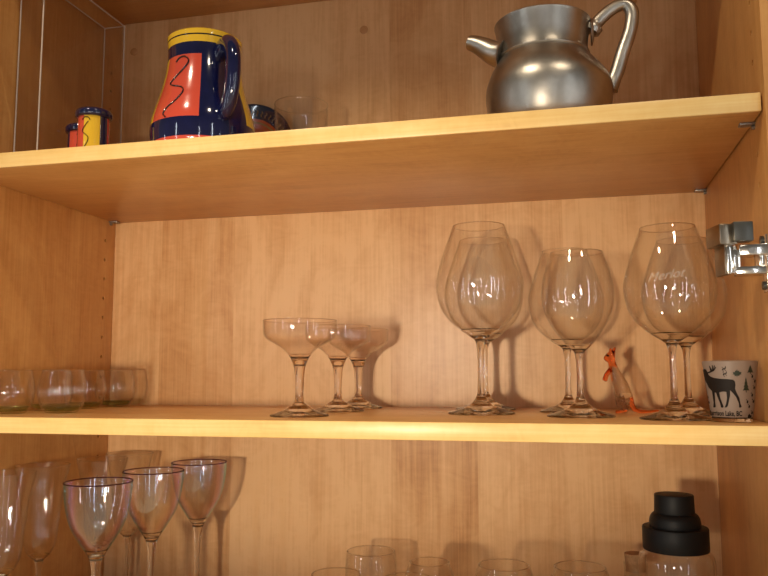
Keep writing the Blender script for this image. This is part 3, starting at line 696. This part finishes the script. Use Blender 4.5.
# ---------------------------------------------------------------- lower shelf: iridescent goblets and flutes
HB = -0.0785 - ZB       # goblet height
GOB = spline([(0.0, HB - .0915), (0.0055, HB - .0905), (0.0085, HB - .0880), (0.0130, HB - .0805), (0.0205, HB - .0690), (0.0295, HB - .0535), (0.0350, HB - .0370), (0.0385, HB - .0180), (0.0397, HB)], 6)
GSTEM = [(0, 0.0130)] + spline([(0.0042, 0.0130), (0.0036, 0.030), (0.0036, 0.060), (0.0044, HB - .110), (0.0060, HB - .096), (0.0084, HB - .0880)], 6) + [(0, HB - .0880)]
gb = stemware('goblet', 'iridescent goblet nearest the front, leftmost of the three', 'goblet', (0.2031, 0.020 + 0.021, ZB), GOB, 0.0012, 0.006, GSTEM, foot_profile(0.036, 0.016, 0.0042), M['glass_irid'], M['stem'], 'iridescent stemmed goblets', HB - 0.079, rim=False)
gb.location = (0.1895, 0.0450, ZB)
bm = bmesh.new(); add_lathe(bm, [(0.0386, HB - 0.0003), (0.0398, HB - 0.0004), (0.0402, HB + 0.0003), (0.0396, HB + 0.0011), (0.0387, HB + 0.0008)], seg=72, close=True); link('rim', bm, M['goblet_rim'], gb, angle=80)
dup(gb, (0.1994, 0.155, ZB), 1.3, 'iridescent goblet in the middle of the three')
dup(gb, (0.2128, 0.260, ZB), 2.6, 'iridescent goblet at the back, rightmost of the three')
HF = -0.0730 - ZB
FLU = spline([(0.0, HF - .1270), (0.0040, HF - .1265), (0.0090, HF - .1230), (0.0160, HF - .1155), (0.0215, HF - .1000), (0.0250, HF - .0640), (0.0290, HF - .0320), (0.0358, HF)], 6)
FSTEM = [(0, 0.0110)] + spline([(0.0040, 0.0110), (0.0032, 0.024), (0.0032, HF - .145), (0.0040, HF - .133), (0.0062, HF - .1248)], 6) + [(0, HF - .1248)]
FF = foot_profile(0.034, 0.014, 0.0040)
fl = stemware('flute_glass', 'tall clear flared glass at the left edge, nearest the front', 'flute glass', (0.0520, 0.055, ZB), FLU, 0.0011, 0.003, FSTEM, FF, M['glass_fine'], M['stem'], 'tall clear flared glasses', HF - 0.119)
dup(fl, (0.0405, 0.140, ZB), 0.5, 'tall clear flared glass between the leftmost one and the front goblet')
dup(fl, (0.0745, 0.228, ZB), 0.9, 'tall clear flared glass behind the front goblet')
dup(fl, (0.0700, 0.308, ZB), 1.4, 'tall clear flared glass farthest back, behind the middle goblet')

# stemless tumblers along the bottom
def stemless(loc, h, rr, rb, label, seg=56, first=None):
    out = spline([(0.0, 0.0008), (rb * 0.55, 0.0), (rb * 0.72, 0.003), (rb * 0.93, 0.018), (rb, 0.040), (rb * 0.96, 0.062), ((rb + rr) / 2, h - 0.020), (rr, h)], 6)
    t = thing('tumbler', label, 'tumbler', loc, 0, 'clear tumblers on the bottom shelf')
    bm = bmesh.new(); add_lathe(bm, shell(out, 0.0012, 0.006), seg=seg); link('bowl', bm, M['glass_fine'], t, angle=60)
    bm = bmesh.new(); add_lathe(bm, [(rr - 0.0004, h - 0.0002), (rr + 0.0001, h + 0.0004), (rr - 0.0006, h + 0.0010), (rr - 0.0013, h + 0.0004), (rr - 0.0008, h - 0.0002)], seg=seg, close=True); link('rim', bm, M['stem'], t, angle=80)
    return t
stemless((0.4770, 0.240, ZB), -0.187 - ZB, 0.0325, 0.0365, 'clear tumbler with the highest rim, just behind the one nearest the goblets')
stemless((0.5694, 0.170, ZB), -0.1806 - ZB, 0.0245, 0.0385, 'narrow-mouthed clear tumbler in the middle of the bottom row')
stemless((0.4647, 0.120, ZB), -0.1885 - ZB, 0.0295, 0.0400, 'clear tumbler with lowest rim, nearest the goblets')
stemless((0.5652, 0.060, ZB), -0.1735 - ZB, 0.0270, 0.0400, 'clear tumbler at the front, barely showing over the picture bottom')
stemless((0.6638, 0.130, ZB), -0.1700 - ZB, 0.0295, 0.0410, 'clear tumbler second to the left of the black-capped shaker')
stemless((0.7489, 0.130, ZB), -0.1677 - ZB, 0.0287, 0.0410, 'clear tumbler next to the left of the black-capped shaker')

# cocktail shaker
KX2, KY2 = 0.8545, 0.150
cs = thing('cocktail_shaker', 'glass cocktail shaker with stepped matte black cap', 'cocktail shaker', (KX2, KY2, ZB))
HL = -0.1475 - ZB       # height of the jar mouth
jar = spline([(0.0, 0.001), (0.034, 0.0), (0.0385, 0.003), (0.0400, 0.012), (0.0412, HL - 0.030), (0.0414, HL - 0.014), (0.0395, HL - 0.006), (0.0355, HL - 0.0015), (0.0345, HL + 0.004)], 5)
bm = bmesh.new(); add_lathe(bm, shell(jar, 0.0022, 0.008), seg=72); link('jar', bm, M['glass'], cs, angle=60)
def capart(name, prof, lab=None):
    bm = bmesh.new(); add_lathe(bm, [(r, HL + z) for r, z in prof], seg=72); return link(name, bm, M['rubber'], cs, angle=35)
capart('collar', [(0.0300, 0.0), (0.0352, 0.0), (0.0357, 0.0008), (0.0357, 0.0235), (0.0350, 0.0248), (0.0340, 0.0252), (0.0272, 0.0252), (0, 0.0252)])
capart('strainer_dome', [(0.0276, 0.0250), (0.0278, 0.0268)] + spline([(0.0278, 0.0300), (0.0268, 0.0350), (0.0245, 0.0388), (0.0222, 0.0402)], 5) + [(0, 0.0402)])
capart('top_cap', [(0.0200, 0.0400), (0.0216, 0.0402), (0.0218, 0.0410), (0.0213, 0.0595), (0.0207, 0.0607), (0.0190, 0.0610), (0, 0.0608)])

# corked bottle
cb = thing('corked_bottle', 'small clear bottle with cork stopper behind the cocktail shaker', 'bottle', (0.8170, 0.250, ZB))
HC = -0.1870 - ZB
bprof = spline([(0.0, 0.001), (0.026, 0.0), (0.0300, 0.004), (0.0300, 0.050), (0.0285, 0.062), (0.0180, 0.074), (0.0142, 0.082), (0.0140, HC - 0.006), (0.0148, HC)], 5)
bm = bmesh.new(); add_lathe(bm, shell(bprof, 0.0016, 0.005), seg=48); link('bottle', bm, M['glass_fine'], cb, angle=60)
bm = bmesh.new(); add_lathe(bm, [(0, HC - 0.010), (0.0118, HC - 0.010), (0.0124, HC + 0.0005), (0.0134, HC + 0.0105), (0.0130, HC + 0.0117), (0, HC + 0.0119)], seg=36); link('cork', bm, M['cork'], cb, angle=40)

# light focused through the thick glass
for o in bpy.data.objects:
    if o.type == 'LIGHT' and o.data.type == 'SPOT': o.data.cycles.is_caustics_light = True
    if o.type == 'MESH':
        if o.name.startswith(('stem', 'foot')): o.cycles.is_caustics_caster = True
        if o.name.startswith(('wall', 'board', 'floor')): o.cycles.is_caustics_receiver = True
